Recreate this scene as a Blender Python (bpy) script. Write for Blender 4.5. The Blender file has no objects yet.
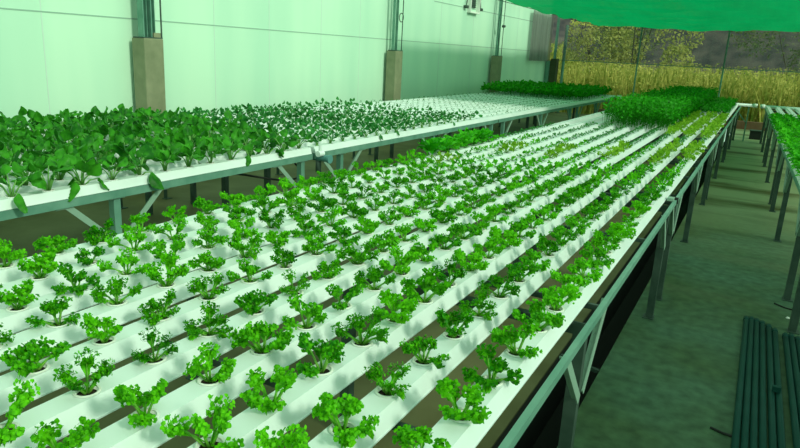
import bpy, math, random
from mathutils import Vector, Matrix
random.seed(7)
C = bpy.context.scene.collection
S = 0.8                      # metres per survey unit (eye height above the channels)
EYE = 1.65
ZT = EYE - S                 # top of the growing channels
PI = math.pi
sin, cos = math.sin, math.cos

# ------------------------------------------------------------------ materials
def mat(name, col, rough=0.6, metal=0.0, noise=None, bump=0.0, spec=0.4):
    m = bpy.data.materials.new(name); m.use_nodes = True
    nt = m.node_tree; b = nt.nodes['Principled BSDF']
    b.inputs['Base Color'].default_value = (*col, 1)
    b.inputs['Roughness'].default_value = rough
    b.inputs['Metallic'].default_value = metal
    b.inputs['Specular IOR Level'].default_value = spec
    if noise:
        c2, scale, lo, hi = noise[:4]
        tc = nt.nodes.new('ShaderNodeTexCoord'); n = nt.nodes.new('ShaderNodeTexNoise')
        n.inputs['Scale'].default_value = scale; n.inputs['Detail'].default_value = 6
        if len(noise) > 4:
            mp = nt.nodes.new('ShaderNodeMapping'); mp.inputs['Scale'].default_value = noise[4]
            nt.links.new(tc.outputs['Object'], mp.inputs['Vector']); nt.links.new(mp.outputs[0], n.inputs['Vector'])
        else:
            nt.links.new(tc.outputs['Object'], n.inputs['Vector'])
        r = nt.nodes.new('ShaderNodeValToRGB')
        r.color_ramp.elements[0].position = lo; r.color_ramp.elements[0].color = (*col, 1)
        r.color_ramp.elements[1].position = hi; r.color_ramp.elements[1].color = (*c2, 1)
        nt.links.new(n.outputs['Fac'], r.inputs['Fac']); nt.links.new(r.outputs[0], b.inputs['Base Color'])
        if bump:
            bp = nt.nodes.new('ShaderNodeBump'); bp.inputs['Strength'].default_value = bump
            bp.inputs['Distance'].default_value = 0.02
            nt.links.new(n.outputs['Fac'], bp.inputs['Height']); nt.links.new(bp.outputs[0], b.inputs['Normal'])
    return m

def leafmat(name, dark, light, trans=0.35, scale=40, rough=0.45, vary=0.25):
    m = bpy.data.materials.new(name); m.use_nodes = True
    nt = m.node_tree; N = nt.nodes; L = nt.links; b = N['Principled BSDF']
    tc = N.new('ShaderNodeTexCoord'); n = N.new('ShaderNodeTexNoise'); n.inputs['Scale'].default_value = scale
    n.inputs['Detail'].default_value = 3
    L.new(tc.outputs['Object'], n.inputs['Vector'])
    oi = N.new('ShaderNodeObjectInfo')
    a = N.new('ShaderNodeMath'); a.operation = 'MULTIPLY_ADD'; a.inputs[1].default_value = vary; a.inputs[2].default_value = -vary/2
    L.new(oi.outputs['Random'], a.inputs[0])
    ad = N.new('ShaderNodeMath'); ad.operation = 'ADD'; L.new(n.outputs['Fac'], ad.inputs[0]); L.new(a.outputs[0], ad.inputs[1])
    r = N.new('ShaderNodeValToRGB')
    r.color_ramp.elements[0].position = 0.32; r.color_ramp.elements[0].color = (*dark, 1)
    r.color_ramp.elements[1].position = 0.68; r.color_ramp.elements[1].color = (*light, 1)
    L.new(ad.outputs[0], r.inputs['Fac']); L.new(r.outputs[0], b.inputs['Base Color'])
    b.inputs['Roughness'].default_value = rough; b.inputs['Specular IOR Level'].default_value = 0.14
    t = N.new('ShaderNodeBsdfTranslucent'); L.new(r.outputs[0], t.inputs['Color'])
    mx = N.new('ShaderNodeMixShader'); mx.inputs[0].default_value = trans
    L.new(b.outputs[0], mx.inputs[1]); L.new(t.outputs[0], mx.inputs[2])
    L.new(mx.outputs[0], N['Material Output'].inputs['Surface'])
    return m

M = {}
M['pvc'] = mat('white_pvc', (0.80, 0.86, 0.83), 0.34, noise=((0.70, 0.80, 0.76), 3.0, 0.35, 0.75), spec=0.5)
M['cup'] = mat('cup_plastic', (0.82, 0.84, 0.76), 0.5)
M['medium'] = mat('growing_medium', (0.018, 0.014, 0.009), 0.95, noise=((0.07, 0.045, 0.03), 90, 0.5, 0.75), spec=0.1)
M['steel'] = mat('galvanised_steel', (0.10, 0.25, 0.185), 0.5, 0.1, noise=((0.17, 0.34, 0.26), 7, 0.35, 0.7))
M['steel_dark'] = mat('darkened_steel', (0.030, 0.060, 0.044), 0.6, 0.1, noise=((0.065, 0.105, 0.08), 9, 0.35, 0.7))  # steel darkened in colour for shaded under-bench parts, shared by small fittings
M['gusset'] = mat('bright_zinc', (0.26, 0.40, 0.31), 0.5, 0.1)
M['black'] = mat('black_rubber', (0.012, 0.015, 0.012), 0.6)
M['pipe'] = mat('teal_pipe', (0.006, 0.050, 0.040), 0.5, noise=((0.010, 0.068, 0.054), 4, 0.3, 0.7), spec=0.12)
M['fitting'] = mat('blue_fitting', (0.10, 0.28, 0.26), 0.4)
M['wood'] = mat('brown_boards', (0.17, 0.07, 0.04), 0.8, noise=((0.22, 0.12, 0.07), 6, 0.3, 0.7))
M['plinth_dark'] = mat('dark_concrete', (0.035, 0.050, 0.018), 0.9, noise=((0.06, 0.07, 0.03), 5, 0.3, 0.7))  # darker, greener concrete tone for the far corner plinth
M['plinth'] = mat('cast_concrete', (0.185, 0.20, 0.115), 0.9, noise=((0.29, 0.29, 0.18), 5, 0.3, 0.72), bump=0.2)
M['lettuce'] = leafmat('lettuce_leaf', (0.020, 0.24, 0.002), (0.17, 0.68, 0.008), 0.38, 55)
M['lettuce_stalk'] = leafmat('lettuce_stalk', (0.14, 0.42, 0.04), (0.28, 0.60, 0.10), 0.2, 30)
M['lime'] = leafmat('lime_lettuce_leaf', (0.14, 0.36, 0.01), (0.34, 0.60, 0.04), 0.35, 40)
M['bright'] = leafmat('leafy_lettuce_leaf', (0.02, 0.30, 0.004), (0.10, 0.60, 0.015), 0.35, 25)
M['choy'] = leafmat('mustard_leaf', (0.012, 0.13, 0.008), (0.065, 0.36, 0.02), 0.28, 22, 0.38)
M['choy_stalk'] = leafmat('mustard_stalk', (0.10, 0.34, 0.05), (0.25, 0.52, 0.14), 0.2, 20)
M['choy2'] = leafmat('young_mustard_leaf', (0.014, 0.14, 0.02), (0.055, 0.30, 0.06), 0.25, 22, 0.38)
M['seedling'] = leafmat('seedling_leaf', (0.02, 0.17, 0.035), (0.09, 0.34, 0.08), 0.25, 22)
M['tall'] = leafmat('tall_greens_leaf', (0.006, 0.14, 0.002), (0.035, 0.37, 0.006), 0.35, 14)
M['grass'] = leafmat('dry_grass', (0.22, 0.28, 0.04), (0.74, 0.62, 0.18), 0.3, 5, 0.8)
M['bush'] = leafmat('bush_leaf', (0.34, 0.36, 0.08), (0.95, 0.85, 0.28), 0.3, 3, 0.8)
M['bush2'] = leafmat('dull_bush_leaf', (0.10, 0.14, 0.05), (0.32, 0.33, 0.14), 0.3, 3, 0.8)
M['bark'] = mat('bark', (0.10, 0.08, 0.05), 0.9)
M['bank'] = mat('earth_bank', (0.06, 0.05, 0.06), 0.95, noise=((0.17, 0.13, 0.12), 1.1, 0.38, 0.72), bump=0.5)
M['ground'] = mat('outside_soil', (0.14, 0.12, 0.05), 0.95, noise=((0.30, 0.27, 0.10), 1.2, 0.3, 0.7))

def floor_mat():
    m = bpy.data.materials.new('stained_concrete'); m.use_nodes = True
    nt = m.node_tree; N = nt.nodes; L = nt.links; b = N['Principled BSDF']
    tc = N.new('ShaderNodeTexCoord')
    def noise(scale, det, vec=None, sc=None):
        n = N.new('ShaderNodeTexNoise'); n.inputs['Scale'].default_value = scale; n.inputs['Detail'].default_value = det
        if sc:
            mp = N.new('ShaderNodeMapping'); mp.inputs['Scale'].default_value = sc
            L.new(tc.outputs['Object'], mp.inputs[0]); L.new(mp.outputs[0], n.inputs['Vector'])
        else: L.new(tc.outputs['Object'], n.inputs['Vector'])
        return n
    def ramp(src, p0, c0, p1, c1):
        r = N.new('ShaderNodeValToRGB'); r.color_ramp.elements[0].position = p0; r.color_ramp.elements[0].color = (*c0, 1)
        r.color_ramp.elements[1].position = p1; r.color_ramp.elements[1].color = (*c1, 1); L.new(src, r.inputs[0]); return r
    def mix(f, a, c, mode='MIX'):
        x = N.new('ShaderNodeMixRGB'); x.blend_type = mode
        if isinstance(f, float): x.inputs[0].default_value = f
        else: L.new(f, x.inputs[0])
        L.new(a, x.inputs[1]); L.new(c, x.inputs[2]); return x.outputs[0]
    conc = ramp(noise(1.1, 5).outputs['Fac'], 0.35, (0.050, 0.098, 0.036), 0.62, (0.066, 0.142, 0.085))
    fine = ramp(noise(14, 8).outputs['Fac'], 0.3, (0.60, 0.62, 0.58), 0.7, (1.25, 1.25, 1.22))
    c = mix(1.0, conc.outputs[0], fine.outputs[0], 'MULTIPLY')
    # pale slab bands across the aisle, light strips put into the colour
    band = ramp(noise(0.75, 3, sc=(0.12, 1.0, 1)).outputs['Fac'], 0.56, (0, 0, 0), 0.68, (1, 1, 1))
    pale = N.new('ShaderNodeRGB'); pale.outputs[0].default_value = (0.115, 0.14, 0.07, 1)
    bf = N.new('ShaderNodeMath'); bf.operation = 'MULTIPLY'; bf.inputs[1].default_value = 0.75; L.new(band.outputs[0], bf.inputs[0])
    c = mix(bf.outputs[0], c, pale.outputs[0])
    # brown soil under and between the benches
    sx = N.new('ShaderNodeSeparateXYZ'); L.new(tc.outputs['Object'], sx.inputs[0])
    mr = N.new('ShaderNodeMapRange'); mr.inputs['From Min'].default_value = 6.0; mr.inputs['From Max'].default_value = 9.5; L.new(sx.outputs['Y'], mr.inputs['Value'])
    far_pale = ramp(noise(1.6, 4, sc=(0.25, 1.0, 1)).outputs['Fac'], 0.36, (0.085, 0.080, 0.018), 0.52, (0.30, 0.36, 0.19))  # far floor patches, lightened in colour to make up for net shade
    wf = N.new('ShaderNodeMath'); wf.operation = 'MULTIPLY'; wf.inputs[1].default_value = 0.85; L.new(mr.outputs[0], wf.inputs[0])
    c = mix(wf.outputs[0], c, far_pale.outputs[0])
    lt = N.new('ShaderNodeMath'); lt.operation = 'LESS_THAN'; lt.inputs[1].default_value = -0.66*S; L.new(sx.outputs['X'], lt.inputs[0])
    soil = ramp(noise(2.2, 6).outputs['Fac'], 0.32, (0.095, 0.095, 0.034), 0.70, (0.165, 0.165, 0.075))
    c = mix(lt.outputs[0], c, soil.outputs[0])
    L.new(c, b.inputs['Base Color'])
    b.inputs['Roughness'].default_value = 0.62; b.inputs['Specular IOR Level'].default_value = 0.25
    bp = N.new('ShaderNodeBump'); bp.inputs['Strength'].default_value = 0.15; bp.inputs['Distance'].default_value = 0.01
    L.new(noise(9, 8).outputs['Fac'], bp.inputs['Height']); L.new(bp.outputs[0], b.inputs['Normal'])
    return m
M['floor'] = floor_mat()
M['trench'] = mat('black_drain', (0.010, 0.012, 0.008), 0.8)  # one near-black colour over the whole drain lining

def wall_mat():
    m = bpy.data.materials.new('white_insulated_panel'); m.use_nodes = True
    nt = m.node_tree; N = nt.nodes; L = nt.links; b = N['Principled BSDF']
    tc = N.new('ShaderNodeTexCoord'); n = N.new('ShaderNodeTexNoise'); n.inputs['Scale'].default_value = 1.0
    mp = N.new('ShaderNodeMapping'); mp.inputs['Scale'].default_value = (1, 1.6, 0.25)
    L.new(tc.outputs['Object'], mp.inputs[0]); L.new(mp.outputs[0], n.inputs['Vector'])
    r = N.new('ShaderNodeValToRGB'); r.color_ramp.elements[0].position = .35; r.color_ramp.elements[0].color = (.50, .76, .58, 1)
    r.color_ramp.elements[1].position = .65; r.color_ramp.elements[1].color = (.60, .84, .64, 1)
    L.new(n.outputs['Fac'], r.inputs[0]); L.new(r.outputs[0], b.inputs['Base Color'])
    b.inputs['Roughness'].default_value = 0.5
    return m
M['wall'] = wall_mat()
M['seam'] = mat('panel_joint', (0.30, 0.45, 0.36), 0.7)
M['seam_soft'] = mat('panel_joint_sealed', (0.60, 0.72, 0.64), 0.6)

def sheet(name, col, trans_col, trans, holes, scale=0.0, solid=0.0):
    m = bpy.data.materials.new(name); m.use_nodes = True
    nt = m.node_tree; N = nt.nodes; L = nt.links; b = N['Principled BSDF']
    tc = N.new('ShaderNodeTexCoord'); mp = N.new('ShaderNodeMapping'); mp.inputs['Scale'].default_value = (5, 0.5, 0.5) if not scale else (6, 6, 0.4)
    n = N.new('ShaderNodeTexNoise'); n.inputs['Scale'].default_value = 2; n.inputs['Detail'].default_value = 5
    L.new(tc.outputs['Object'], mp.inputs[0]); L.new(mp.outputs[0], n.inputs['Vector'])
    r = N.new('ShaderNodeValToRGB'); r.color_ramp.elements[0].position = .3; r.color_ramp.elements[1].position = .7
    r.color_ramp.elements[0].color = (*[x*0.55 for x in col], 1); r.color_ramp.elements[1].color = (*[min(1, x*1.35) for x in col], 1)
    L.new(n.outputs['Fac'], r.inputs[0]); L.new(r.outputs[0], b.inputs['Base Color']); b.inputs['Roughness'].default_value = .7
    t = N.new('ShaderNodeBsdfTranslucent'); t.inputs[0].default_value = (*trans_col, 1)
    mx = N.new('ShaderNodeMixShader'); mx.inputs[0].default_value = trans
    L.new(b.outputs[0], mx.inputs[1]); L.new(t.outputs[0], mx.inputs[2])
    tr = N.new('ShaderNodeBsdfTransparent'); m2 = N.new('ShaderNodeMixShader'); m2.inputs[0].default_value = holes
    L.new(mx.outputs[0], m2.inputs[1]); L.new(tr.outputs[0], m2.inputs[2])
    L.new(m2.outputs[0], N['Material Output'].inputs['Surface'])
    return m
M['net'] = sheet('green_shade_net', (0.0, 0.27, 0.10), (0.0, 0.37, 0.125), 0.7, 0.03)
M['mesh_flap'] = sheet('doubled_shade_mesh', (0.16, 0.16, 0.15), (0.12, 0.11, 0.11), 0.2, 0.28, 1)
M['mesh'] = sheet('dark_shade_mesh', (0.16, 0.14, 0.15), (0.12, 0.11, 0.11), 0.2, 0.60, 1)

# ------------------------------------------------------------------ mesh helpers
class MB:
    def __init__(s): s.v = []; s.f = []; s.mi = []
    def add(s, vs, fs, mi=0):
        o = len(s.v); s.v += [tuple(v) for v in vs]; s.f += [tuple(i+o for i in f) for f in fs]; s.mi += [mi]*len(fs); return s
    def box(s, x0, x1, y0, y1, z0, z1, mi=0):
        return s.add([(x0,y0,z0),(x1,y0,z0),(x1,y1,z0),(x0,y1,z0),(x0,y0,z1),(x1,y0,z1),(x1,y1,z1),(x0,y1,z1)],
                     [(0,3,2,1),(4,5,6,7),(0,1,5,4),(1,2,6,5),(2,3,7,6),(3,0,4,7)], mi)
    def bar(s, a, b, w, h, up=(0,0,1), mi=0):          # rectangular bar between two points
        a = Vector(a); b = Vector(b); d = (b-a).normalized(); u = Vector(up)
        if abs(d.dot(u)) > .98: u = Vector((0,1,0))
        r = d.cross(u).normalized(); u = r.cross(d)
        vs = [p + r*i*w/2 + u*j*h/2 for p in (a, b) for i, j in ((-1,-1),(1,-1),(1,1),(-1,1))]
        return s.add(vs, [(0,3,2,1),(4,5,6,7),(0,1,5,4),(1,2,6,5),(2,3,7,6),(3,0,4,7)], mi)
    def angle(s, a, b, w, t, d1, d2, mi=0):             # L-section bar: flanges run along d1 and d2
        a = Vector(a); b = Vector(b); d1 = Vector(d1); d2 = Vector(d2)
        prof = [Vector((0,0,0)), d1*w, d1*w+d2*t, d1*t+d2*t, d1*t+d2*w, d2*w]
        vs = [p+q for p in (a, b) for q in prof]
        fs = [(i, (i+1) % 6, 6+(i+1) % 6, 6+i) for i in range(6)]
        fs += [(3,2,1,0), (5,4,3,0), (6,7,8,9), (6,9,10,11)]
        return s.add(vs, fs, mi)
    def tube(s, pts, r, n=10, mi=0, cap=True):
        pts = [Vector(p) for p in pts]; vs = []; fs = []
        pr = None
        for i, p in enumerate(pts):
            d = (pts[min(i+1, len(pts)-1)] - pts[max(i-1, 0)]).normalized()
            if pr is None:
                pr = d.cross(Vector((0,0,1))) if abs(d.z) < .9 else d.cross(Vector((0,1,0)))
            pr = (pr - d*pr.dot(d)).normalized(); q = d.cross(pr)
            rr = r[i] if isinstance(r, (list, tuple)) else r
            vs += [p + (pr*cos(2*PI*k/n) + q*sin(2*PI*k/n))*rr for k in range(n)]
        for i in range(len(pts)-1):
            for k in range(n):
                fs.append((i*n+k, i*n+(k+1) % n, (i+1)*n+(k+1) % n, (i+1)*n+k))
        if cap: fs += [tuple(range(n))[::-1], tuple((len(pts)-1)*n+k for k in range(n))]
        return s.add(vs, fs, mi)
    def lathe(s, prof, n=16, c=(0,0,0), mi=0):
        vs = [(c[0]+r*cos(2*PI*k/n), c[1]+r*sin(2*PI*k/n), c[2]+z) for r, z in prof for k in range(n)]
        fs = [(i*n+k, i*n+(k+1) % n, (i+1)*n+(k+1) % n, (i+1)*n+k) for i in range(len(prof)-1) for k in range(n)]
        return s.add(vs, fs, mi)
    def merge(s, o, mtx, mi=0):
        return s.add([mtx @ Vector(v) for v in o.v], o.f, mi)
    def mesh(s, name, mats, smooth=False):
        me = bpy.data.meshes.new(name); me.from_pydata([tuple(v) for v in s.v], [], s.f)
        for m in (mats if isinstance(mats, (list, tuple)) else [mats]): me.materials.append(m)
        for i, p in enumerate(me.polygons): p.material_index = s.mi[i]; p.use_smooth = smooth
        me.update(); return me
    def build(s, name, mats, parent=None, smooth=False, loc=(0,0,0)):
        return put(name, s.mesh(name, mats, smooth), parent, loc)

def put(name, me, parent=None, loc=(0,0,0), rz=0):
    o = bpy.data.objects.new(name, me); C.objects.link(o); o.location = loc; o.rotation_euler = (0,0,rz)
    if parent: o.parent = parent
    return o
def tag(o, label=None, cat=None, group=None, kind=None):
    if label: o['label'] = label
    if cat: o['category'] = cat
    if group: o['group'] = group
    if kind: o['kind'] = kind
    return o
def thing(name, label, cat, loc=(0,0,0), rz=0, group=None):
    return tag(put(name, None, None, loc, rz), label, cat, group)
ORD = ['zeroth','first','second','third','fourth','fifth','sixth','seventh','eighth','ninth','tenth','eleventh','twelfth',
       'thirteenth','fourteenth','fifteenth','sixteenth','seventeenth','eighteenth','nineteenth','twentieth']
def ordn(n):
    if n <= 20: return ORD[n]
    tens = {2:'twenty',3:'thirty',4:'forty',5:'fifty'}[n//10]
    if n % 10 == 0: return tens[:-1]+'ieth'
    return tens+'-'+ORD[n % 10]

# ------------------------------------------------------------------ camera
Xv = Vector((0.87469916, 0.16644761, -0.4551885)); Yv = Vector((0.48213991, -0.20306142, 0.85223657)); Dn = Vector((-0.04942151, 0.96491515, 0.25786869))
FPX = 647.0
right = Vector((Xv[0], Yv[0], -Dn[0])); down = Vector((Xv[1], Yv[1], -Dn[1])); fwd = Vector((Xv[2], Yv[2], -Dn[2]))
right.normalize(); fwd = (fwd - right*fwd.dot(right)).normalized(); up = right.cross(fwd)
cam = bpy.data.cameras.new('camera'); co = bpy.data.objects.new('camera', cam); C.objects.link(co)
cam.sensor_width = 36; cam.lens = FPX/800*36; cam.clip_start = 0.02; cam.clip_end = 300
mw = Matrix((right, up, -fwd)).transposed().to_4x4(); mw.translation = (0, 0, EYE); co.matrix_world = mw
bpy.context.scene.camera = co
def px(p):
    v = Vector(p) - Vector((0, 0, EYE)); z = v.dot(fwd)
    if z < .05: return (-9999, -9999)
    return 400 + FPX*v.dot(right)/z, 224 - FPX*v.dot(up)/z
def inview(p, m=25):
    x, y = px(p); return -m < x < 800+m and -m < y < 448+m

# ------------------------------------------------------------------ shell
XW = -7.62*S; YF = 26*S; ZS = -0.02
TR0, TR1 = -0.97*S, -0.66*S
fl = MB()
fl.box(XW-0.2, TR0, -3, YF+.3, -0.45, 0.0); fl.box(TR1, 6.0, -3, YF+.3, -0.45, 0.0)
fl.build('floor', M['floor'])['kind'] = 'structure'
tr = MB(); e = 0.004
tr.add([(TR0+e,-3,-e),(TR0+e,-3,-.4),(TR1-e,-3,-.4),(TR1-e,-3,-e),(TR0+e,YF,-e),(TR0+e,YF,-.4),(TR1-e,YF,-.4),(TR1-e,YF,-e)],
       [(0,1,5,4),(1,2,6,5),(2,3,7,6)])
o = tr.build('drain_channel', M['trench']); tag(o, 'black open drain gutter sunk in the floor along the long bench', 'drain'); o['kind'] = 'structure'

w = MB()
YWE = 25.9*S
w.box(XW-0.12, XW, -3, YWE, 0, 5.2)
zs1 = EYE+0.032*7.6*S; zs2 = EYE+0.166*7.6*S*1.0
w.box(XW, XW+0.004, -3, YWE, zs1-.006, zs1+.006, 1)
w.box(XW, XW+0.004, 15.5*S, YWE, zs2-.008, zs2+.008, 1)
for yy in (0.656, 1.027, 1.199, 1.40, 1.583, 2.10, 2.386, 2.9):
    w.box(XW, XW+0.003, yy*7.6*S-.005, yy*7.6*S+.005, 0, 5.2, 2)
w.build('wall_left', [M['wall'], M['seam'], M['seam_soft']])['kind'] = 'structure'
k = MB(); k.box(-5.6*S, 6, YF-.05, YF+.15, 0, 0.22)
k.build('trim_1', M['wood'])['kind'] = 'structure'

g = MB(); g.add([(-45, YF+.3, -.06), (45, YF+.3, -.06), (45, 80, -.06), (-45, 80, -.06)], [(0,1,2,3)])
g.build('ground', M['ground'])['kind'] = 'structure'
# rough bank behind the meadow
b = MB(); nx, ny = 70, 14
rr = random.Random(3)
for j in range(ny):
    for i in range(nx):
        x = -42+84*i/(nx-1); t = j/(ny-1)
        b.v.append((x, 40+t*14+rr.uniform(-.5,.5), -.1+9*t**.8+rr.uniform(-.35,.35)))
for j in range(ny-1):
    for i in range(nx-1):
        a = j*nx+i; b.f.append((a, a+1, a+nx+1, a+nx)); b.mi.append(0)
b.build('hill', M['bank'], smooth=True)['kind'] = 'structure'

# ------------------------------------------------------------------ columns along the wall
XC = -7.3*S
col_names = ['stout concrete plinth carrying paired steel posts, widest of the columns on the white wall',
             'concrete plinth with twin steel posts and a grey pipe ring, second column along the wall',
             'concrete plinth with thin steel posts and hanging cable loop, below the green net edge',
             'dark plinth and single steel post at the far corner of the white wall']
for i in range(4):
    y0 = (0.848, 1.79, 2.685, 3.56)[i]*7.3*S
    t = thing('support_column', col_names[i], 'column', (XC-.10, y0+.13, 0) if i < 3 else (-7.28*S, 25.75*S, 0), 0, 'columns along the white wall')
    p = MB(); zt = EYE
    hw0, hd0, hw1, hd1 = .098, .128, .10, .13
    p.add([(-hw0,-hd0,0),(hw0,-hd0,0),(hw0,hd0,0),(-hw0,hd0,0),(-hw1,-hd1,zt),(hw1,-hd1,zt),(hw1,hd1,zt),(-hw1,hd1,zt)],
          [(0,3,2,1),(4,5,6,7),(0,1,5,4),(1,2,6,5),(2,3,7,6),(3,0,4,7)])
    bmh = p.build('plinth', M['plinth'] if i < 3 else M['plinth_dark'], t)
    mod = bmh.modifiers.new('b', 'BEVEL'); mod.width = .012; mod.segments = 2
    gap = .02 if i == 0 else .045
    for sgn in (-1, 1):
        q = MB(); wv = .085 if i == 0 else .05
        yc = sgn*(gap/2+wv/2+(.01 if i else 0))
        q.angle((-.03, yc-wv/2, zt), (-.03, yc-wv/2, 5.0), wv, .012, (0,1,0), (1,0,0))
        q.angle((-.03, yc+wv/2, zt), (-.03, yc+wv/2, 5.0), wv*.6, .008, (1,0,0), (0,-1,0))
        q.build('post', M['steel'], t)
    q = MB(); q.box(-.07, .09, -.13, .13, zt, zt+.012); q.build('base_plate', M['steel_dark'], t)
    if i in (0, 1, 2):
        q = MB(); q.tube([(.05, .15, zt-.25*(i == 9)), (.05, .15, 5.0)], .009, 8); q.build('conduit', M['steel_dark'], t)
    if i == 1:
        q = MB(); q.tube([(.07, .06+.075*cos(a*PI/10), EYE+.58+.075*sin(a*PI/10)) for a in range(21)], .008, 8)
        q.build('pipe_ring', M['steel_dark'], t)
    if i == 2:
        q = MB(); q.tube([(.06, -.09-.16*sin(a*PI/12), EYE+.25+a*.075) for a in range(13)], .006, 6)
        q.build('cable_loop', M['black'], t)
        q = MB(); q.lathe([(.001, -.035), (.04, -.03), (.05, 0), (.04, .03), (.001, .035)], 12, (.08, .08, EYE+.72)); q.build('clamp', M['steel_dark'], t)
    if i == 0:
        q = MB(); q.box(.0, .07, .03, .12, zt+.012, zt+.06); q.build('concrete_lump', M['plinth'], t)

# vent box on the wall
t = thing('wall_vent', 'small white framed box with a dark opening, high on the white wall', 'vent', (XW+.001, 2.36*7.6*S, EYE+.178*7.6*S), 0)
q = MB(); W2, H2 = .27, .17
q.box(0, .09, -W2, W2, -H2, -H2+.03); q.box(0, .09, -W2, W2, H2+.10, H2+.13); q.box(0, .09, -W2, -W2+.03, -H2+.03, H2+.10); q.box(0, .09, W2-.03, W2, -H2+.03, H2+.10)
q.build('frame', M['cup'], t)
q = MB(); q.box(.005, .03, -.14, .14, -.05, .24); 
for kk in range(6): q.box(.03, .045, -.13, .13, -.04+kk*.046, -.02+kk*.046)
q.build('louvre', M['steel_dark'], t)
for sgn in (-1, 1):
    q = MB(); q.box(0, .08, sgn*.42-.06, sgn*.42+.06, -.09, -.03); q.bar((.04, sgn*.42, -.03), (.04, sgn*.33, .30), .02, .02)
    q.build('bracket', M['steel_dark'], t)

# ------------------------------------------------------------------ nets
ZN = EYE+1.29*S
n = MB(); nx, ny = 40, 60; rr = random.Random(5)
NX0, NX1, NY0, NY1 = -5.85*S, 2.2*S, 13*S, 26.05*S
for j in range(ny):
    for i in range(nx):
        u = i/(nx-1); v = j/(ny-1); x = NX0+(NX1-NX0)*u; y = NY0+(NY1-NY0)*v
        z = ZN + .05*sin(v*2*PI*6)*(.4+.6*sin(PI*u)) + rr.uniform(-.012, .012) + .03*sin(u*11) + .02*sin(u*37+2*sin(v*9))
        if j == ny-1: z = ZN+rr.uniform(-.015, .015)
        n.v.append((x, y, z))
for j in range(ny-1):
    for i in range(nx-1):
        a = j*nx+i; n.f.append((a, a+1, a+nx+1, a+nx)); n.mi.append(0)
o = n.build('shade_net', M['net'], smooth=True); tag(o, 'bright green shade net stretched overhead above the benches', 'net')
q = MB(); q.tube([(NX0, NY0, ZN), (NX0, NY1, ZN)], .006, 6); tag(q.build('net_cable', M['steel_dark']), 'steel cable along the edge of the green net beside the wall', 'cable')

n = MB(); nx = 160; MX0, MX1 = -6.45*S*1.3*.78, 2.6*S; rows = 10
MX0 = -8.4*S*.93
for j in range(rows):
    for i in range(nx):
        x = -7.05*S+(MX1+7.05*S)*i/(nx-1); z = EYE-.02 + (ZN-.01-EYE+.02)*j/(rows-1)
        n.v.append((x, YF-.1+.03*sin(i*.9)*(1-.5*j/rows), z))
for j in range(rows-1):
    for i in range(nx-1):
        a = j*nx+i; n.f.append((a, a+1, a+nx+1, a+nx)); n.mi.append(0)
o = n.build('shade_mesh', M['mesh'], smooth=True); tag(o, 'dark see-through shade mesh hanging across the open far end', 'mesh')
# mesh flap in front of the wall corner
n = MB(); nx = 40
for j in range(6):
    for i in range(nx):
        y = 23.2*S+(YF-.15-23.2*S)*i/(nx-1)
        n.v.append((XW+.10+.02*sin(i*.8), y, EYE-.08+(ZN+.35-EYE)*j/5))
for j in range(5):
    for i in range(nx-1):
        a = j*nx+i; n.f.append((a, a+1, a+nx+1, a+nx)); n.mi.append(0)
o = n.build('shade_mesh', M['mesh_flap'], smooth=True); tag(o, 'flap of dark mesh hanging against the white wall at the far corner', 'mesh')
q = MB(); q.tube([(-7.5*S, YF-.05, EYE-.02), (4, YF-.05, EYE-.02)], .012, 6)
tag(q.build('wire', M['steel']), 'horizontal wire along the lower hem of the dark mesh', 'wire')
pl = ['steel pole closest to the white wall, holding the dark mesh', 'steel pole behind the tall dense greens, holding the dark mesh', 'steel pole behind the aisle end, holding the dark mesh', 'steel pole past the aisle, holding the dark mesh']
for i, xx in enumerate((-7.0, -4.23, -1.32, 1.7)):
    t = thing('mesh_pole', pl[i], 'pole', (xx*S, YF-.01, 0), 0, 'poles at the open far end')
    q = MB(); q.tube([(0,0,0), (0,0,ZN)], .025 if i else .045, 8); q.build('pole', M['steel'] , t)
    q = MB(); q.box(-.07,.07,-.07,.07,0,.012); q.build('base_plate', M['steel_dark'], t)
# corner posts at end of wall
tag(MB().box(-7.60*S, -7.43*S, YF-.28, YF-.14, 0, EYE-.06).build('corner_post', M['steel']), 'pale grey steel corner post at the end of the white wall', 'post')

# ------------------------------------------------------------------ outside plants
def blades(nb, x0, x1, y0, y1, h0, h1, seed, wd=.03, zf=None):
    r = random.Random(seed); m = MB()
    for _ in range(nb):
        x = r.uniform(x0, x1); y = r.uniform(y0, y1); h = r.uniform(h0, h1); a = r.uniform(0, PI); w_ = wd*r.uniform(.5, 1.4)
        lx, ly = r.gauss(0, .16)*h, r.gauss(0, .16)*h; z = zf(x, y) if zf else -.06
        dx, dy = cos(a)*w_, sin(a)*w_
        m.add([(x-dx, y-dy, z), (x+dx, y+dy, z), (x+dx*.8+lx*.4, y+dy*.8+ly*.4, z+h*.6), (x-dx*.8+lx*.4, y-dy*.8+ly*.4, z+h*.6), (x+lx, y+ly, z+h)],
              [(0,1,2,3), (3,2,4)])
        for _k in range(4):
            p = Vector((x+r.uniform(-.15, .15), y, z+h*r.uniform(.3, 1.0))); d = Vector((r.gauss(0,1), r.gauss(0,1), r.gauss(0,.7))).normalized(); e2 = d.orthogonal().normalized(); q = r.uniform(.03, .065)
            m.add([p-d*q, p+e2*q*.6, p+d*q, p-e2*q*.6], [(0,1,2,3)])
    return m
tag(blades(10000, -6.3, 12, YF+.8, 28.5, .8, 1.85, 11, .03).build('meadow_grass', M['grass']), 'tall dry yellow grass growing beyond the far end', 'grass', kind='stuff')
tag(blades(7500, -17, -6.6, YF+.8, 28, 1.1, 2.5, 12, .035).build('reed_grass', M['grass']), 'taller yellow reeds growing beyond the end of the white wall', 'grass', kind='stuff')
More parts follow.
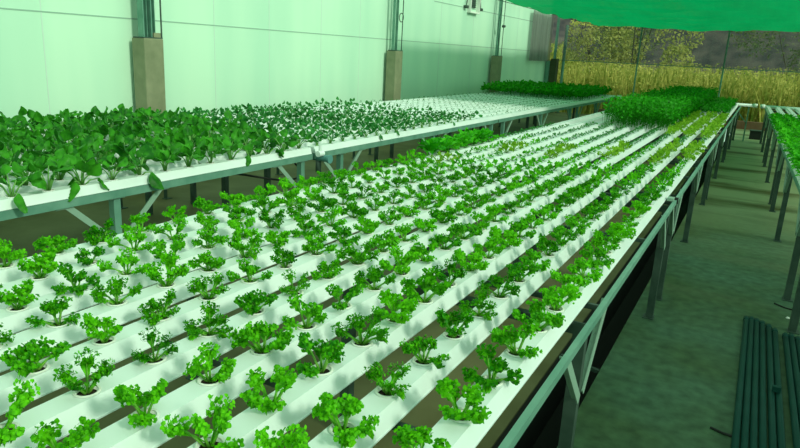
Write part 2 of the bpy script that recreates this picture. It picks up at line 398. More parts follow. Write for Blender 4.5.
def bush(x, y, h, wd, seed, mname, label, n=900):
    r = random.Random(seed); t = thing('bush', label, 'bush', (x, y, -.06), 0, 'bushes beyond the far end')
    s = MB()
    for kk in range(5):
        a = r.uniform(0, 2*PI); s.tube([(0,0,0), (cos(a)*wd*.2, sin(a)*wd*.2, h*.45), (cos(a)*wd*.45, sin(a)*wd*.45, h*.85)], [.05, .03, .01], 6)
    s.build('stem', M['bark'], t)
    m = MB(); lobes = [(r.gauss(0, wd*.35), r.gauss(0, wd*.35), h*r.uniform(.35, .9), r.uniform(.25, .45)*wd) for _ in range(9)]
    for _ in range(n):
        lx, ly, lz, lr = r.choice(lobes); d = Vector((r.gauss(0,1), r.gauss(0,1), r.gauss(0,1))).normalized()*lr*r.uniform(.6, 1)
        c = Vector((lx, ly, lz))+d; u = Vector((r.gauss(0,1), r.gauss(0,1), r.gauss(0,1))).normalized(); v = u.orthogonal().normalized(); z = r.uniform(.045, .10)
        m.add([c-u*z, c+v*z*.5, c+u*z, c-v*z*.5], [(0,1,2,3)])
    m.build('foliage', M[mname], t)
bush(-5.1, 30, 5.2, 2.6, 1, 'bush', 'yellow-green leafy bush behind the pole near the aisle end', 5200)
bush(-11.2, 31, 4.2, 2.6, 2, 'bush', 'yellowish bush standing behind the tall dense greens', 4200)
bush(-7.4, 34, 4.6, 2.6, 3, 'bush2', 'dull grey-green bush between two yellow bushes', 2600)
bush(1.2, 33, 4.2, 3.0, 4, 'bush2', 'dull brownish bush beyond the aisle and smaller bench', 2600)
bush(-16.2, 35.5, 5.9, 3.4, 5, 'bush2', 'straggly bush behind the yellow reeds', 3000)

# ------------------------------------------------------------------ growing channels
PITCH = 0.243*S
R_H = 0.026
def channel_mesh(y0, y1, holes, name='grow_channel', n=12, hb=.049, ht=.0335, H=.05):
    """hollow white trough; local x = 0 at its centre line, top at z = 0, round holes at the given y"""
    m = MB()
    prof = [(-ht, 0), (-hb, -H+.004), (-hb, -H), (hb, -H), (hb, -H+.004), (ht, 0)]
    for i in range(5):
        a, b_ = prof[i], prof[i+1]
        m.add([(a[0], y0, a[1]), (a[0], y1, a[1]), (b_[0], y1, b_[1]), (b_[0], y0, b_[1])], [(0,1,2,3)])
    m.add([(p[0], y0, p[1]) for p in prof], [tuple(range(6))]); m.add([(p[0], y1, p[1]) for p in prof], [tuple(range(6))[::-1]])
    # small lip along the foot on both sides
    for s_ in (-1, 1): m.box(min(s_*hb, s_*(hb+.002)), max(s_*hb, s_*(hb+.002)), y0, y1, -H, -H+.004)
    cy = y0
    for h in holes:
        c0, c1 = h-ht, h+ht
        if c0 > cy: m.add([(-ht,cy,0), (ht,cy,0), (ht,c0,0), (-ht,c0,0)], [(0,1,2,3)])
        vs = []; 
        for kk in range(n):
            a = 2*PI*(kk+.5)/n; c_, s_ = cos(a), sin(a); q_ = ht/max(abs(c_), abs(s_))
            vs.append((c_*R_H, h+s_*R_H, 0)); vs.append((c_*q_, h+s_*q_, 0)); vs.append((c_*R_H, h+s_*R_H, -.004))
        fs = []
        for kk in range(n):
            a, b_ = kk*3, ((kk+1) % n)*3
            fs += [(a, a+1, b_+1, b_), (a, b_, b_+2, a+2)]
        m.add(vs, fs)
        for sx, sy in ((1,1),(1,-1),(-1,1),(-1,-1)):   # square corners the ring leaves open
            a1 = [v for v in vs[1::3] if v[0]*sx > 0 and (v[1]-h)*sy > 0]
            a1 = sorted(a1, key=lambda v: math.atan2((v[1]-h), v[0]))
            best = None
            for q1, q2 in zip(a1, a1[1:]):
                if abs(abs(q1[0])-ht) < 1e-6 and abs(abs(q2[1]-h)-ht) < 1e-6 or abs(abs(q2[0])-ht) < 1e-6 and abs(abs(q1[1]-h)-ht) < 1e-6: best = (q1, q2)
            if best and abs(best[0][0]-best[1][0]) > 1e-5: m.add([best[0], (sx*ht, h+sy*ht, 0), best[1]], [(0,1,2)])
        cy = c1
    if y1 > cy: m.add([(-ht,cy,0), (ht,cy,0), (ht,y1,0), (-ht,y1,0)], [(0,1,2,3)])
    return m.mesh(name, M['pvc'])

MAINX = [(-0.60-0.243*i)*S for i in range(10)]
ROW0 = 1.065*S-5*PITCH
MAINY = [ROW0+i*PITCH for i in range(0, 90) if ROW0+i*PITCH < 21.3*S]
mch = channel_mesh(-0.2*S, 21.5*S, MAINY)
names = ['outermost white channel, beside the main aisle'] + ['white channel, %s from the main aisle on the long bench' % ordn(i) for i in range(2, 10)] + ['white channel on the long bench, on the side towards the white wall']
for i, x in enumerate(MAINX):
    tag(put('grow_channel', mch, None, (x, 0, ZT)), names[i], 'channel', 'white growing channels of the long bench')
LX = [(-4.0-0.243*i)*S for i in range(12)]
LB = 5.40*S
LY1 = [1.1*S+i*PITCH for i in range(0, 18) if 1.1*S+i*PITCH < LB-.08]
LY2 = [LB+.12+i*PITCH for i in range(0, 80) if LB+.12+i*PITCH < 20.5*S]
lc1 = channel_mesh(0.6*S, LB-.02, LY1); lc2 = channel_mesh(LB+.03, 20.55*S, LY2)
for i, x in enumerate(LX):
    pl_ = 'at the walkway edge' if i == 0 else ('along the white wall' if i == 11 else '%s from the walkway edge' % ordn(i+1))
    tag(put('grow_channel', lc1, None, (x, 0, ZT)), 'white channel of the near wall-side bench section, %s' % pl_, 'channel', 'white growing channels of the wall-side bench')
    tag(put('grow_channel', lc2, None, (x, 0, ZT)), 'white channel of the far wall-side bench section, %s' % pl_, 'channel', 'white growing channels of the wall-side bench')
# small bench beyond the aisle, turned a little
RA = 0.0215
RO = Vector((0.475*S, 6.5*S, 0))          # point on its aisle edge
def rp(x, y, z=0):                         # x inward from its edge, y along it (absolute survey y)
    dy = y-RO.y; return Vector((RO.x + x*cos(RA) - dy*sin(RA), RO.y + x*sin(RA) + dy*cos(RA), z))
RYs = [1.2*S+i*PITCH for i in range(0, 100) if 1.2*S+i*PITCH < 21.5*S]
rc = channel_mesh(1.0*S-RO.y, 21.45*S-RO.y, [y-RO.y for y in RYs])
for i in range(7):
    o = put('grow_channel', rc, None, rp(.06+i*PITCH, RO.y, ZT), RA)
    tag(o, 'white channel %s from the aisle on the smaller bench across the aisle' % ordn(i+1), 'channel', 'white growing channels of the smaller bench')

# ------------------------------------------------------------------ benches (frames)
def bench(label, xa, xb, y0, y1, legs, mirror=1, group='steel bench frames', loc=(0,0,0), rz=0, zt=ZT-.05, beams=.46, brace=.30, rw=.055, fw=.024, mids=(.5,), front='steel_dark'):
    """frame between x = xa (open side) and xb, from y0 to y1"""
    t = thing('bench_frame', label, 'bench frame', loc, rz, group)
    sg = 1 if xa > xb else -1
    nb = max(2, int((y1-y0)/beams)); 
    zb = zt-.03
    for kk in range(nb+1):
        y = y0+.05+(y1-y0-.1)*kk/nb
        MB().bar((xa-sg*.008, y, zt-.018), (xb+sg*.008, y, zt-.018), .015, .02).build('crossbeam', M['steel_dark'], t)
    for x, s_ in ((xa, sg), (xb, -sg)):
        q = MB(); q.box(min(x, x-s_*fw), max(x, x-s_*fw), y0, y1, zt-.006, zt-.002); q.box(min(x, x-s_*.004), max(x, x-s_*.004), y0, y1, zt-rw, zt-.006); q.build('rail', M['steel'], t)
    for y in legs:
        for x, s_ in ((xa-sg*.02, sg), (xb+sg*.02, -sg)):
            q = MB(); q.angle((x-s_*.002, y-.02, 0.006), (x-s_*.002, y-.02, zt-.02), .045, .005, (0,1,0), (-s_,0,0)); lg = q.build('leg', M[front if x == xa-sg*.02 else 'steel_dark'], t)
            MB().box(x-s_*.03-.035, x-s_*.03+.035, y-.04, y+.04, 0, .006).build('foot_plate', M['steel_dark'], lg)
            for dy in (-brace, brace):
                if y0-.02 < y+dy < y1+.02:
                    xx = x+s_*.004
                    q = MB(); q.bar((xx, y+dy*.1, zt-.30), (xx, y+dy, zt-.03), .034, .005, up=(s_,0,0)); q.bar((xx-s_*.012, y+dy*.1, zt-.30), (xx-s_*.012, y+dy, zt-.03), .006, .024, up=(s_,0,0))
                    q.box(min(xx, xx+s_*.004), max(xx, xx+s_*.004), y+dy-.05, y+dy+.05, zt-.056, zt-.012)
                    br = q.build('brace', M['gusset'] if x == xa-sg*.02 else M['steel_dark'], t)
            q = MB(); q.box(min(x+s_*.003, x+s_*.008), max(x+s_*.003, x+s_*.008), y-.05, y+.05, zt-.055, zt-.008); q.build('gusset', M['gusset'], t)
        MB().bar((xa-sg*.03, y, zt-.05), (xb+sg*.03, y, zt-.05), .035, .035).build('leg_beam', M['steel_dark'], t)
        if y == legs[1] and len(mids) > 1: continue
        for fr in mids:
            xm = xa+(xb-xa)*fr
            q = MB(); q.angle((xm, y-.02, 0.0), (xm, y-.02, zt-.065), .045, .005, (0,1,0), (-1,0,0)); q.build('leg', M['steel_dark'], t)
mb = [0.1, 5.65, 11.0, 16.4, 21.75]
pos = ['closest to the camera', 'second along the aisle', 'third along the aisle', 'last along the aisle']
for i in range(4):
    a, b_ = mb[i]*S+.012, mb[i+1]*S-.012
    legs = [a+.36*S, 2.68*S if i == 0 else (a+b_)/2, b_-.13*S]
    bench('steel frame section carrying the long bench of frilly lettuce, %s' % pos[i], -0.46*S, -2.90*S, a, b_, legs, rw=.030, fw=.019, beams=.93)
lb = [0.5, 5.40, 10.8, 16.2, 20.75]
pos = ['carrying the large leafy greens', 'carrying the medium leafy greens', 'under the tiny seedlings', 'under the dark greens at the far corner']
legset = [[1.0, 3.04, 5.25], [5.96, 8.3, 10.6], [11.2, 13.5, 15.9], [16.6, 18.7, 20.5]]
for i in range(4):
    bench('steel frame section of the wall-side bench, %s' % pos[i], -3.93*S, -6.80*S, lb[i]*S+.012, lb[i+1]*S-.012, [y*S for y in legset[i]], group='steel frames of the wall-side bench', brace=.33, mids=(.37, .8), front='steel', rw=.047)
rb = [1.0, 6.2, 11.4, 16.6, 21.7]
pos = ['closest to the camera', 'second in line', 'third in line', 'at the far end']
for i in range(4):
    a, b_ = rb[i]*S-RO.y+.012, rb[i+1]*S-RO.y-.012
    lg_ = [[1.5, 3.8, 5.9], [6.75, 9.15, 11.1], [11.7, 14.0, 16.3], [17.0, 19.2, 21.4]][i]
    bench('steel frame section of the smaller bench across the aisle, %s' % pos[i], 0.0, 7*PITCH, a, b_, [y_*S-RO.y for y_ in lg_], group='steel frames of the smaller bench', loc=(RO.x, RO.y, 0), rz=RA, mids=(), rw=.03, fw=.02, beams=.9)

# header pipes and drain fittings at channel ends
def header(label, a, b_, r=.035):
    t = thing('header_pipe', label, 'pipe', a, 0, 'white header pipes at the bench ends')
    a = Vector(a); b_ = Vector(b_); d = (b_-a).normalized()
    MB().tube([(0,0,0), b_-a], r, 14).build('pipe', M['pvc'], t, smooth=True)
    for e_ in (-.0, 1.0):
        c = (b_-a)*e_; MB().tube([c-d*.05, c+d*.05], r*1.35, 14).build('end_cap', M['cup'], t, smooth=True)
header('white header pipe across the far end of the long bench', (-3.0*S, 21.63*S, ZT-.016), (-.10*S, 21.63*S, ZT-.016))
pa, pb = rp(-.05, 21.58*S, ZT-.016), rp(7.5*PITCH, 21.58*S, ZT-.016)
header('white header pipe across the far end of the smaller bench', pa, pb)
header('white header pipe across the far end of the wall-side bench', (-6.8*S, 20.66*S, ZT-.016), (-3.75*S, 20.66*S, ZT-.016))
# folding stand under the far header
t = thing('pipe_stand', 'small steel stand with slanted brace under the far end of the long bench pipe', 'stand', (-.25*S, 21.63*S, 0))
MB().bar((0,0,0), (0,0,ZT-.06), .03, .03).build('leg', M['steel'], t)
MB().bar((0,0,.42), (-.30,0,ZT-.08), .03, .02).build('brace', M['steel'], t)
# drain fitting at the break of the wall-side bench
t = thing('drain_fitting', 'blue-green pipe elbow hanging where two wall-side bench sections meet', 'pipe fitting', (-3.80*S, LB+.06, ZT-.09))
MB().tube([(-.16,0,.0), (0,0,0)], .028, 16).build('pipe', M['fitting'], t)
MB().tube([(0,0,0), (.02,0,-.0)], .036, 18).build('cap', M['fitting'], t)
MB().tube([(-.10,0,-.02), (-.10,0,-.12)], .024, 12).build('spout', M['steel_dark'], t, smooth=True)
t = thing('drain_fitting', 'white socket end standing up at the break of the wall-side bench', 'pipe fitting', (-3.86*S, LB+.01, ZT-.045))
MB().tube([(0,-.035,.0), (0,.035,.0)], .024, 14).build('socket', M['pvc'], t)
MB().tube([(0,0,.02), (0,0,.07)], .014, 12).build('spout', M['pvc'], t)
# black hose sagging under the wall-side bench
ctl = [(3.7, -1.07), (3.99, -1.085), (4.45, -1.166), (4.79, -1.25), (5.1, -1.32), (5.31, -1.335), (5.42, -1.30), (5.40, -1.24), (5.31, -1.18), (5.30, -1.12)]
pts = []
for i in range(len(ctl)-1):
    p0, p1, p2, p3 = ctl[max(i-1, 0)], ctl[i], ctl[i+1], ctl[min(i+2, len(ctl)-1)]
    for kk in range(4):
        u = kk/4
        q_ = [.5*(2*p1[c]+(p2[c]-p0[c])*u+(2*p0[c]-5*p1[c]+4*p2[c]-p3[c])*u*u+(3*p1[c]-p0[c]-3*p2[c]+p3[c])*u**3) for c in (0, 1)]
        pts.append((-4.1*S, q_[0]*S, EYE+q_[1]*S))
tag(MB().tube(pts, .008, 8).build('hose', M['black'], smooth=True), 'black hose sagging below the wall-side bench rail', 'hose')
# junction box on long bench break
t = thing('connector_block', 'pale grey-green block clipped at the joint of the long bench rail', 'connector', (-.49*S, 5.63*S, ZT-.05))
MB().box(-.03, .01, -.07, -.01, 0, .02).build('body', M['gusset'], t)
MB().box(-.02, .03, .02, .05, -.03, .01).build('clip', M['black'], t)
# bits in the drain
tag(MB().bar((TR0-.0, 4.4*S, -.02), (TR1, 4.3*S, -.02), .02, .02).build('drain_bar', M['steel_dark']), 'thin metal bar lying across the black drain', 'bar')

# ------------------------------------------------------------------ plants
def frill_leaf(m, r, az, L, tilt, wd, droop, mi=0, nu=9, nv=9, ruffle=1.0, start=.18, stalk=True, z0=0):
    """one curled leaf: narrow stalk, then a fan with a ruffled rim"""
    ca, sa = cos(az), sin(az); ph = r.uniform(0, 6.28); ph2 = r.uniform(0, 6.28); kf = r.uniform(4.5, 6.5)
    grid = []
    for i in range(nu):
        u = i/(nu-1); s_ = u*L
        ang = tilt - droop*u*u; rad = .004+s_*cos(tilt - droop*u*u*.5); z = z0+s_*sin(ang*.85+.15*tilt)
        wv = wd*(.10+.90*min(1, max(0, (u-start)/(.75-start)))**.8)*(1 if u < .86 else math.sqrt(max(0, 1-((u-.86)/.16)**2))*.75+.25)
        row = []
        for j in range(nv):
            v = -1+2*j/(nv-1)
            rim = max(abs(v), .0)**1.5 * min(1, max(0, u-start)*2.2) + max(0, u-.72)*2.0*(1-abs(v)*.5)
            amp = ruffle*.011*rim
            off = amp*(sin(kf*v*2.2+ph+u*7) + .7*sin(u*19*(1 if v > 0 else -1)+ph2)) + r.uniform(-1, 1)*amp*.6
            wj = wv*(1+.28*sin(u*15+ph+(2 if v > 0 else 0))*abs(v))
            rr_ = rad + .25*abs(off) - .12*wd*abs(v)**2 + max(0, u-.7)*ruffle*.018*sin(v*8+ph)
            x, y = rr_, v*wj
            zz = z + off + .35*wd*abs(v)**2*.5
            row.append((x*ca-y*sa, x*sa+y*ca, zz))
        grid.append(row)
    vs = [p for row in grid for p in row]; fs = []
    for i in range(nu-1):
        for j in range(nv-1):
            a = i*nv+j; fs.append((a, a+1, a+nv+1, a+nv))
    m.add(vs, fs, mi)

def curl_bunch(m, r, c, R, n=14, mi=0, zr=(.28, .5)):
    """small curly tuft: crumpled lobes around a leaf tip"""
    c = Vector(c)
    for _ in range(n):
        d = Vector((r.gauss(0,1), r.gauss(0,1), r.gauss(0,.8))).normalized(); p = c+d*R*r.uniform(.45, 1)
        u = Vector((r.gauss(0,1), r.gauss(0,1), r.gauss(0,1))).normalized(); v = u.orthogonal().normalized(); w_ = u.cross(v); z = R*r.uniform(*zr)
        m.add([p-u*z, p-u*z*.2+v*z*.8+w_*z*.3, p+u*z*.9+v*z*.5, p+u*z, p+u*z*.5-v*z*.8, p-u*z*.5-v*z*.7+w_*z*.3, p+w_*z*.35],
              [(0,1,6),(1,2,6),(2,3,6),(3,4,6),(4,5,6),(5,0,6)], mi)

def lettuce_meshes(seed, scale=1.0, leaf=M['lettuce'], nleaf=(5, 6), lo=False):
    r = random.Random(seed); m = MB(); st = MB(); nl = r.randint(*nleaf); a0 = r.uniform(0, 6.28)
    for k in range(nl):
        az = a0+k*2*PI/nl*1.0+r.uniform(-.4, .4); inner = (k % 3 == 0)
        tilt = r.uniform(1.0, 1.35) if inner else r.uniform(.35, .85)
        L = r.uniform(.058, .100)*scale*(1.0 if inner else .95); wd = r.uniform(.014, .019)*scale
        frill_leaf(m, r, az, L*(1 if lo else .86), tilt, wd*(1.3 if lo else .8), r.uniform(.1, .45), nu=6 if lo else 9, nv=5 if lo else 9, ruffle=(1.0 if lo else .55)*scale, start=.35)
        rad = L*.86*cos(tilt-.12); z = L*.86*sin(tilt*.9)
        if not lo:
            for dd, fr in ((-1, .96), (0, 1.06), (1, .96), (-.9, .72), (.9, .72), (0, .8)):
                off = dd*.0165*scale; q_ = rad*fr
                curl_bunch(m, r, (q_*cos(az)-off*sin(az), q_*sin(az)+off*cos(az), z*fr**.8+.003+r.uniform(-.003, .004)), .0118*scale, 15, zr=(.30, .50))
            st.tube([(0,0,-.012), (.4*rad*cos(az)+.003*cos(az), .4*rad*sin(az), z*.42), (.75*rad*cos(az), .75*rad*sin(az), z*.8)], [.0035, .0026, .0012], 5)
        else: curl_bunch(m, r, (rad*cos(az), rad*sin(az), z), .021*scale, 9)
    if lo: return m
    return m.mesh('foliage', leaf, True), st.mesh('stalk', M['lettuce_stalk'], True)

def choy_meshes(seed, scale=1.0, nl=(8, 10), lo=False, leaf=None):
    r = random.Random(seed); m = MB(); st = MB(); n_ = r.randint(*nl); a0 = r.uniform(0, 6.28)
    for k in range(n_):
        az = a0+k*2.4+r.uniform(-.3, .3); hang = r.random() < .09; tilt = r.uniform(.3, .5) if hang else r.uniform(.75, 1.4); L = r.uniform(.05, .07)*scale if hang else r.uniform(.045, .10)*scale
        c = Vector((cos(az)*cos(tilt), sin(az)*cos(tilt), sin(tilt)))*L
        st.tube([(0,0,-.012), c*.5+Vector((0,0,.006)), c], [.004*scale, .003*scale, .002*scale], 5)
        out = Vector((cos(az), sin(az), 0)); tw = r.uniform(-.9, .9); bt = tilt-(1.2 if hang else r.uniform(-.1, .9)); d = out*cos(bt)+Vector((0,0,sin(bt)))
        side = Vector((-sin(az), cos(az), 0)); nrm = side.cross(d).normalized(); side = (side*cos(tw)+nrm*sin(tw)).normalized(); nrm = side.cross(d).normalized()
        Lb = r.uniform(.055, .082)*scale; Wb = Lb*r.uniform(.27, .36); bend = r.uniform(.1, .6)
        nu, nv = (4, 3) if lo else (7, 5); vs = []
        for i in range(nu):
            u = i/(nu-1); wv = Wb*sin(PI*max(.0, u)**.85)**.8*1.08 + .0015 if 0 < u < 1 else .003
            if i in (0, nu-1): wv = .003
            for j in range(nv):
                v = -1+2*j/(nv-1)
                p = c + d*(u*Lb) + side*(v*wv) + nrm*(.55*wv*abs(v)**1.5 + .004*scale*sin(v*5+u*7+k)) - Vector((0,0,1))*bend*Lb*.5*u*u
                vs.append(p)
        fs = [(i*nv+j, i*nv+j+1, (i+1)*nv+j+1, (i+1)*nv+j) for i in range(nu-1) for j in range(nv-1)]
        m.add(vs, fs)
    if lo: m.v += []; return m, st
    return m.mesh('foliage', leaf or M['choy'], True), st.mesh('stalk', M['choy_stalk'], True)

# net cup shared by all plants
cup = MB(); cup.lathe([(.0255, .003), (.031, .0035), (.0315, .0005), (.0265, .0), (.024, .0), (.0185, -.03), (.001, -.03)], 18)
cup_me = cup.mesh('net_cup', M['cup'], True)
med = MB(); med.lathe([(.0235, -.006), (.013, -.003), (.001, -.0045)], 14)
med_me = med.mesh('growing_medium', M['medium'], True)

def full_plant(name, fol, stk, label, cat, loc, rz, sc, group):
    t = thing(name, label, cat, loc, rz, group)
    f = put('foliage', fol, t); f.scale = (sc, sc, sc)
    s_ = put('stalk', stk, t); s_.scale = (sc, sc, sc)
    c = put('net_cup', cup_me, t); put('growing_medium', med_me, c)
    return t
def small_plant(name, me, label, cat, loc, rz, sc, group):
    o = put(name, me, None, loc, rz); o.scale = (sc, sc, sc); return tag(o, label, cat, group)

r = random.Random(21)
LV = [lettuce_meshes(100+i) for i in range(9)]
LL = [lettuce_meshes(200+i, lo=True) for i in range(6)]
LLm = [m.mesh('lettuce', M['lettuce'], True) for m in LL]
LIMEm = [m.mesh('lime_lettuce', M['lime'], True) for m in LL]
cand = []
for ci, x in enumerate(MAINX):
    idx = 0
    for y in MAINY:
        p = (x, y, ZT)
        if not inview((x, y, ZT+.04), 30): continue
        idx += 1
        cand.append((y, ci, idx, x))
cand.sort(key=lambda c: math.hypot(c[0], c[3]))
chn = ['outermost channel by the aisle'] + ['%s channel from the aisle' % ordn(i) for i in range(2, 10)] + ['last channel from the aisle']
lime_rows = {1: (6.9, 9.0), 0: (7.4, 9.2), 3: (7.0, 8.2), 5: (6.6, 7.6), 7: (6.5, 7.2), 8: (5.4, 5.8)}
rest_small, rest_lime, rest_mid, rest_seed = MB(), MB(), MB(), MB()
SEEDM = [choy_meshes(300+i, .42, (4, 5), True) for i in range(4)]
def dense_zone(x, y): return y > 10.8*S and x < -1.15*S and x > -2.45*S
def bare_zone(x, y): return y > 10.2*S and x <= -2.45*S
count = 0
for y, ci, idx, x in cand:
    ys = y/S
    if dense_zone(x, y): continue
    if bare_zone(x, y) or y > 15.4*S: continue
    lime = ci in lime_rows and lime_rows[ci][0] < ys < lime_rows[ci][1]
    limit = 6.6 - .12*ci
    if ci <= 2 and ys > 10.2: kind = 'lime2'
    elif lime: kind = 'lime'
    elif ys < limit: kind = 'frilly'
    elif ys < 11 : kind = 'young'
    else: kind = 'young'
    rz = r.uniform(0, 6.28); jx, jy = r.uniform(-.003, .003), r.uniform(-.003, .003)
    loc = (x+jx*.3, y+jy*.3, ZT+.0005)
    if count < 300:
        count += 1
        if kind == 'frilly':
            sc = r.uniform(.90, 1.22)*(1.0 if ys < 3.8 else .86)
            lab = 'frilly green lettuce, %s in view along the %s' % (ordn(idx), chn[ci])
            if ys < 5.2:
                fo, sk = r.choice(LV); full_plant('lettuce', fo, sk, lab, 'lettuce', loc, rz, sc, 'lettuces on the long bench')
            else: small_plant('lettuce', r.choice(LLm), lab, 'lettuce', loc, rz, sc*1.02, 'lettuces on the long bench')
        elif kind.startswith('lime'):
            small_plant('lettuce', r.choice(LIMEm), 'yellow-green lettuce, %s in view along the %s' % (ordn(idx), chn[ci]), 'lettuce', loc, rz, r.uniform(.9, 1.15), 'lettuces on the long bench')
        else:
            small_plant('lettuce', r.choice(LLm), 'small young lettuce, %s in view along the %s' % (ordn(idx), chn[ci]), 'lettuce', loc, rz, r.uniform(.45, .7), 'lettuces on the long bench')
    else:
        T = Matrix.Translation(loc) @ Matrix.Rotation(rz, 4, 'Z')
        if kind.startswith('lime'): rest_lime.merge(r.choice(LL), T @ Matrix.Scale(r.uniform(.95, 1.25), 4))
        elif kind == 'frilly': rest_mid.merge(r.choice(LL), T @ Matrix.Scale(r.uniform(.72, .95), 4))
        else: rest_small.merge(r.choice(LL), T @ Matrix.Scale(r.uniform(.38, .62), 4))
if rest_mid.v: tag(rest_mid.build('lettuce_rows', M['lettuce'], smooth=True), 'rows of distant frilly lettuce on the long bench', 'lettuces', kind='stuff')
if rest_small.v: tag(rest_small.build('young_lettuce_rows', M['seedling'], smooth=True), 'rows of small young lettuce halfway along the long bench', 'lettuces', kind='stuff')
if rest_lime.v: tag(rest_lime.build('lime_lettuce_rows', M['lime'], smooth=True), 'dense yellow-green lettuce rows by the aisle at the far bench end', 'lettuces', kind='stuff')

# big leafy lettuces on the channel towards the walkway
def head_mesh(seed):
    r_ = random.Random(seed); m = MB()
    for k in range(11):
        az = k*2.4+r_.uniform(-.2, .2); f = k/10
        frill_leaf(m, r_, az, r_.uniform(.11, .15), .5+.8*f, .04, .4, nu=7, nv=7, ruffle=1.0, start=.1)
    return m
HM = [head_mesh(500+i) for i in range(4)]
HMm = [h.mesh('leafy_lettuce', M['bright'], True) for h in HM]
for i in range(6):
    y = (5.95+.29*i)*S
    small_plant('leafy_lettuce', HMm[i % 4], 'large bright lettuce on the walkway edge of the long bench, %s of six' % ordn(i+1), 'lettuce',
                (MAINX[9]-.05, y, ZT+.0), r.uniform(0, 6), r.uniform(1.0, 1.25), 'large lettuces at the walkway edge')

# tall dense greens halfway
def dense(x0, x1, y0, y1, n, h0, h1, seed, wd, z):
    r_ = random.Random(seed); m = MB()
    for _ in range(n):
        x = r_.uniform(x0, x1); y = r_.uniform(y0, y1); h = r_.uniform(h0, h1); a = r_.uniform(0, 2*PI)
        lx, ly = r_.gauss(0, .13)*h, r_.gauss(0, .13)*h; w_ = wd*r_.uniform(.6, 1.3)
        m.tube([(x, y, z), (x+lx*.6, y+ly*.6, z+h*.75)], .0018, 3, cap=False)
        for kk in range(3):
            a2 = a+kk*2.1; p = Vector((x+lx*(.5+.25*kk), y+ly*(.5+.25*kk), z+h*(.55+.2*kk))); d = Vector((cos(a2)*.7, sin(a2)*.7, r_.uniform(.1, .9))).normalized(); s2 = d.orthogonal().normalized()
            Lf = wd*3*r_.uniform(.7, 1.2)
            m.add([p, p+d*Lf*.5+s2*w_, p+d*Lf, p+d*Lf*.5-s2*w_], [(0,1,2,3)])
    return m
tag(dense(-2.20*S, -1.12*S, 10.9*S, 21.2*S, 6500, .20, .36, 31, .014, ZT).build('tall_greens', M['tall']), 'dense block of tall dark green seedlings on the long bench', 'greens', kind='stuff')
tag(dense(-1.1*S, -.56*S, 15.5*S, 21.2*S, 900, .08, .16, 32, .012, ZT).build('short_greens', M['tall']), 'dense dark green seedlings by the aisle at the far bench end', 'greens', kind='stuff')
tag(dense(-6.75*S, -4.0*S, 16.9*S, 20.5*S, 1900, .10, .22, 33, .028, ZT).build('corner_greens', M['tall']), 'dense bed of dark greens on the far corner of the wall-side bench', 'greens', kind='stuff')

# wall-side bench plants
CH = [choy_meshes(400+i) for i in range(8)]
CM = [choy_meshes(420+i, .62, (9, 11), False, M['choy2']) for i in range(5)]
CMm = []
for i in range(5):
    a_, b_2 = choy_meshes(420+i, .62, (9, 11), True); c_ = MB(); c_.merge(a_, Matrix()); c_.merge(b_2, Matrix(), 1); c_.lathe([(.001, -.004), (.012, -.004), (.012, .003), (.001, .006)], 8, mi=1)
    CMm.append(c_.mesh('leafy_green', [M['choy2'], M['choy_stalk']], True))
pl2 = []
for ci, x in enumerate(LX):
    idx = 0
    for y in LY1+LY2:
        if not inview((x, y, ZT+.06), 30): continue
        idx += 1; pl2.append((math.hypot(x, y), x, y, ci, idx))
pl2.sort()
cnt = 0; far_choy = MB(); tiny = MB()
chl = ['channel at the walkway edge'] + ['%s channel from the walkway' % ordn(i) for i in range(2, 12)] + ['channel along the white wall']
for _, x, y, ci, idx in pl2:
    ys = y/S
    rz = r.uniform(0, 6.28); loc = (x, y, ZT+.0005)
    lim = 9.6+.45*(6-ci)*-.3
    if ys > 16.8: continue
    T = Matrix.Translation(loc) @ Matrix.Rotation(rz, 4, 'Z')
    if y < LB+(.25*(ci > 4)):
        sc = r.uniform(1.05, 1.45)
        fo, sk = r.choice(CH)
        if cnt < 300:
            cnt += 1; full_plant('leafy_green', fo, sk, 'tall round-leaved green, %s in view along the wall-side bench %s' % (ordn(idx), chl[ci]), 'leafy green', loc, rz, sc, 'leafy greens on the wall-side bench')
    elif ys < 10.0:
        sc = r.uniform(1.0, 1.4)*(1.0 if ys < 8 else .85)
        if cnt < 300:
            cnt += 1; small_plant('leafy_green', r.choice(CMm), 'dark medium leafy green, %s in view along the wall-side bench %s' % (ordn(idx), chl[ci]), 'leafy green', loc, rz, sc, 'leafy greens on the wall-side bench')
        else: far_choy.merge(r.choice(SEEDM)[0], T @ Matrix.Scale(1.7*sc, 4))
    else:
        tiny.merge(r.choice(SEEDM)[0], T @ Matrix.Scale(r.uniform(.42, .72), 4))
if far_choy.v: tag(far_choy.build('leafy_green_rows', M['choy2'], smooth=True), 'far rows of medium leafy greens on the wall-side bench', 'leafy greens', kind='stuff')
tag(tiny.build('seedling_rows', M['seedling'], smooth=True), 'rows of tiny seedlings on the white wall-side bench', 'seedlings', kind='stuff')

# smaller bench plants
pl3 = []
for ci in range(7):
    idx = 0
    for y in RYs:
        if y > 16.4*S: continue
        p = rp(.06+ci*PITCH, y, ZT)
        if not inview((p.x, p.y, ZT+.05), 12): continue
        idx += 1; pl3.append((y, ci, idx, p))
pl3.sort(key=lambda a: a[0])
for y, ci, idx, p in pl3:
    small_plant('leafy_lettuce', r.choice(HMm), 'bright lettuce on the smaller bench, %s in view, %s channel from aisle' % (ordn(idx), ordn(ci+1)), 'lettuce',
                (p.x, p.y, ZT), r.uniform(0, 6), r.uniform(.7, .95), 'lettuces on the smaller bench')

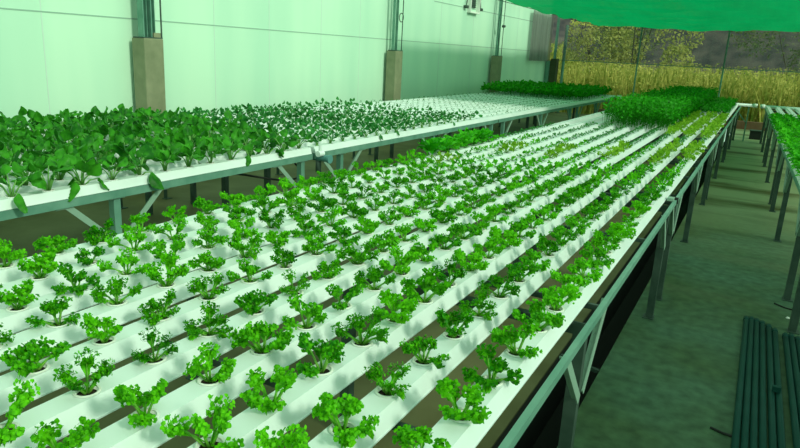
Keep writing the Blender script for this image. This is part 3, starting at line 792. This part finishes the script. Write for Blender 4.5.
# ------------------------------------------------------------------ things on the floor
far = lambda x: x
def floor_pt(xh, yh): return (xh*S, yh*S, 0)
pipes = [(.197, 3.0, .205, 5.93), (.245, 3.0, .243, 5.95), (.292, 3.0, .283, 5.93), (.340, 3.0, .325, 5.90), (.392, 3.0, .372, 5.85), (.437, 3.0, .415, 5.78), (.52, 3.0, .488, 5.72), (.565, 3.0, .530, 5.74), (.61, 3.0, .575, 5.7)]
pls = ['outermost, beside the aisle'] + ['%s from the aisle' % ordn(i) for i in range(2, 9)] + ['last from the aisle']
for i, (xa, ya, xb, yb) in enumerate(pipes):
    t = thing('floor_pipe', 'dark teal plastic pipe lying on the concrete, %s' % pls[i], 'pipe', (xa*S, ya*S, .017), 0, 'teal pipes lying on the floor')
    d = Vector(((xb-xa)*S, (yb-ya)*S, 0)); rp_ = .0165
    MB().tube([(0,0,0), d*.5, d], rp_, 14).build('pipe', M['pipe'], t, smooth=True)
    MB().lathe([(rp_*.8, 0), (rp_*1.12, 0), (rp_*1.12, .05), (rp_, .052)], 14).build('collar', M['pipe'], t, smooth=True).matrix_local = Matrix.Translation(d) @ Vector((0,0,1)).rotation_difference(-d.normalized()).to_matrix().to_4x4()
tag(MB().box(-.02, .02, -.012, .012, 0, .03).build('pipe_clip', M['pipe'], loc=(.405*S, 4.55*S, .035)), 'small dark clip resting on the teal pipes', 'clip')
tag(MB().tube([(.064*S, 3.90*S, .006), (.13*S, 3.875*S, .006), (.185*S, 3.868*S, .006)], .006, 6).build('stick', M['black']), 'short black rod on the concrete beside the teal pipes', 'rod')
tag(MB().tube([(.42*S, 6.55*S, .005), (.50*S, 6.48*S, .005), (.62*S, 6.44*S, .005)], .005, 6).build('stick', M['black']), 'thin dark twig at the foot of the smaller bench leg', 'twig')
tag(MB().lathe([(.001, 0), (.012, .003), (.013, .008), (.006, .014), (.001, .015)], 10, (.52*S, 6.2*S, 0)).build('pebble', M['cup']), 'small white pebble on the floor near the teal pipes', 'pebble')
t = thing('crate', 'dark open crate on the floor at the far end of the aisle', 'crate', (.05*S, 22.6*S, 0))
c = MB(); c.box(-.13,.13,-.1,.1,0,.02)
for a in ((-.13,-.115,-.1,.1),(.115,.13,-.1,.1),(-.115,.115,-.1,-.085),(-.115,.115,.085,.1)): c.box(a[0],a[1],a[2],a[3],.02,.2)
c.build('body', M['black'], t)
MB().box(-.145,.145,-.115,.115,.2,.22).build('rim', M['steel_dark'], t)

# ------------------------------------------------------------------ light
sc = bpy.context.scene
wd = bpy.data.worlds.new('world'); sc.world = wd; wd.use_nodes = True
nt = wd.node_tree; bg = nt.nodes['Background']
tc = nt.nodes.new('ShaderNodeTexCoord'); sx = nt.nodes.new('ShaderNodeSeparateXYZ'); nt.links.new(tc.outputs['Generated'], sx.inputs[0])
mr = nt.nodes.new('ShaderNodeMapRange'); mr.inputs['From Min'].default_value = -1; mr.inputs['From Max'].default_value = 1
mr.inputs['To Min'].default_value = 0.60; mr.inputs['To Max'].default_value = 1.15
nt.links.new(sx.outputs['X'], mr.inputs['Value']); nt.links.new(mr.outputs[0], bg.inputs[1])
bg.inputs[0].default_value = (0.56, 0.93, 0.68, 1)
su = bpy.data.lights.new('sun', 'SUN'); su.energy = 1.9; su.angle = math.radians(9); su.color = (.90, 1.0, .80)
so = bpy.data.objects.new('sun', su); C.objects.link(so)
so.rotation_euler = Vector((-.83, .16, -.53)).to_track_quat('-Z', 'Y').to_euler()
sc.view_settings.view_transform = 'Standard'; sc.view_settings.look = 'None'; sc.view_settings.gamma = 1
sc.view_settings.use_curve_mapping = False; sc.view_settings.exposure = 0.07
sc.cycles.max_bounces = 8; sc.cycles.transparent_max_bounces = 12
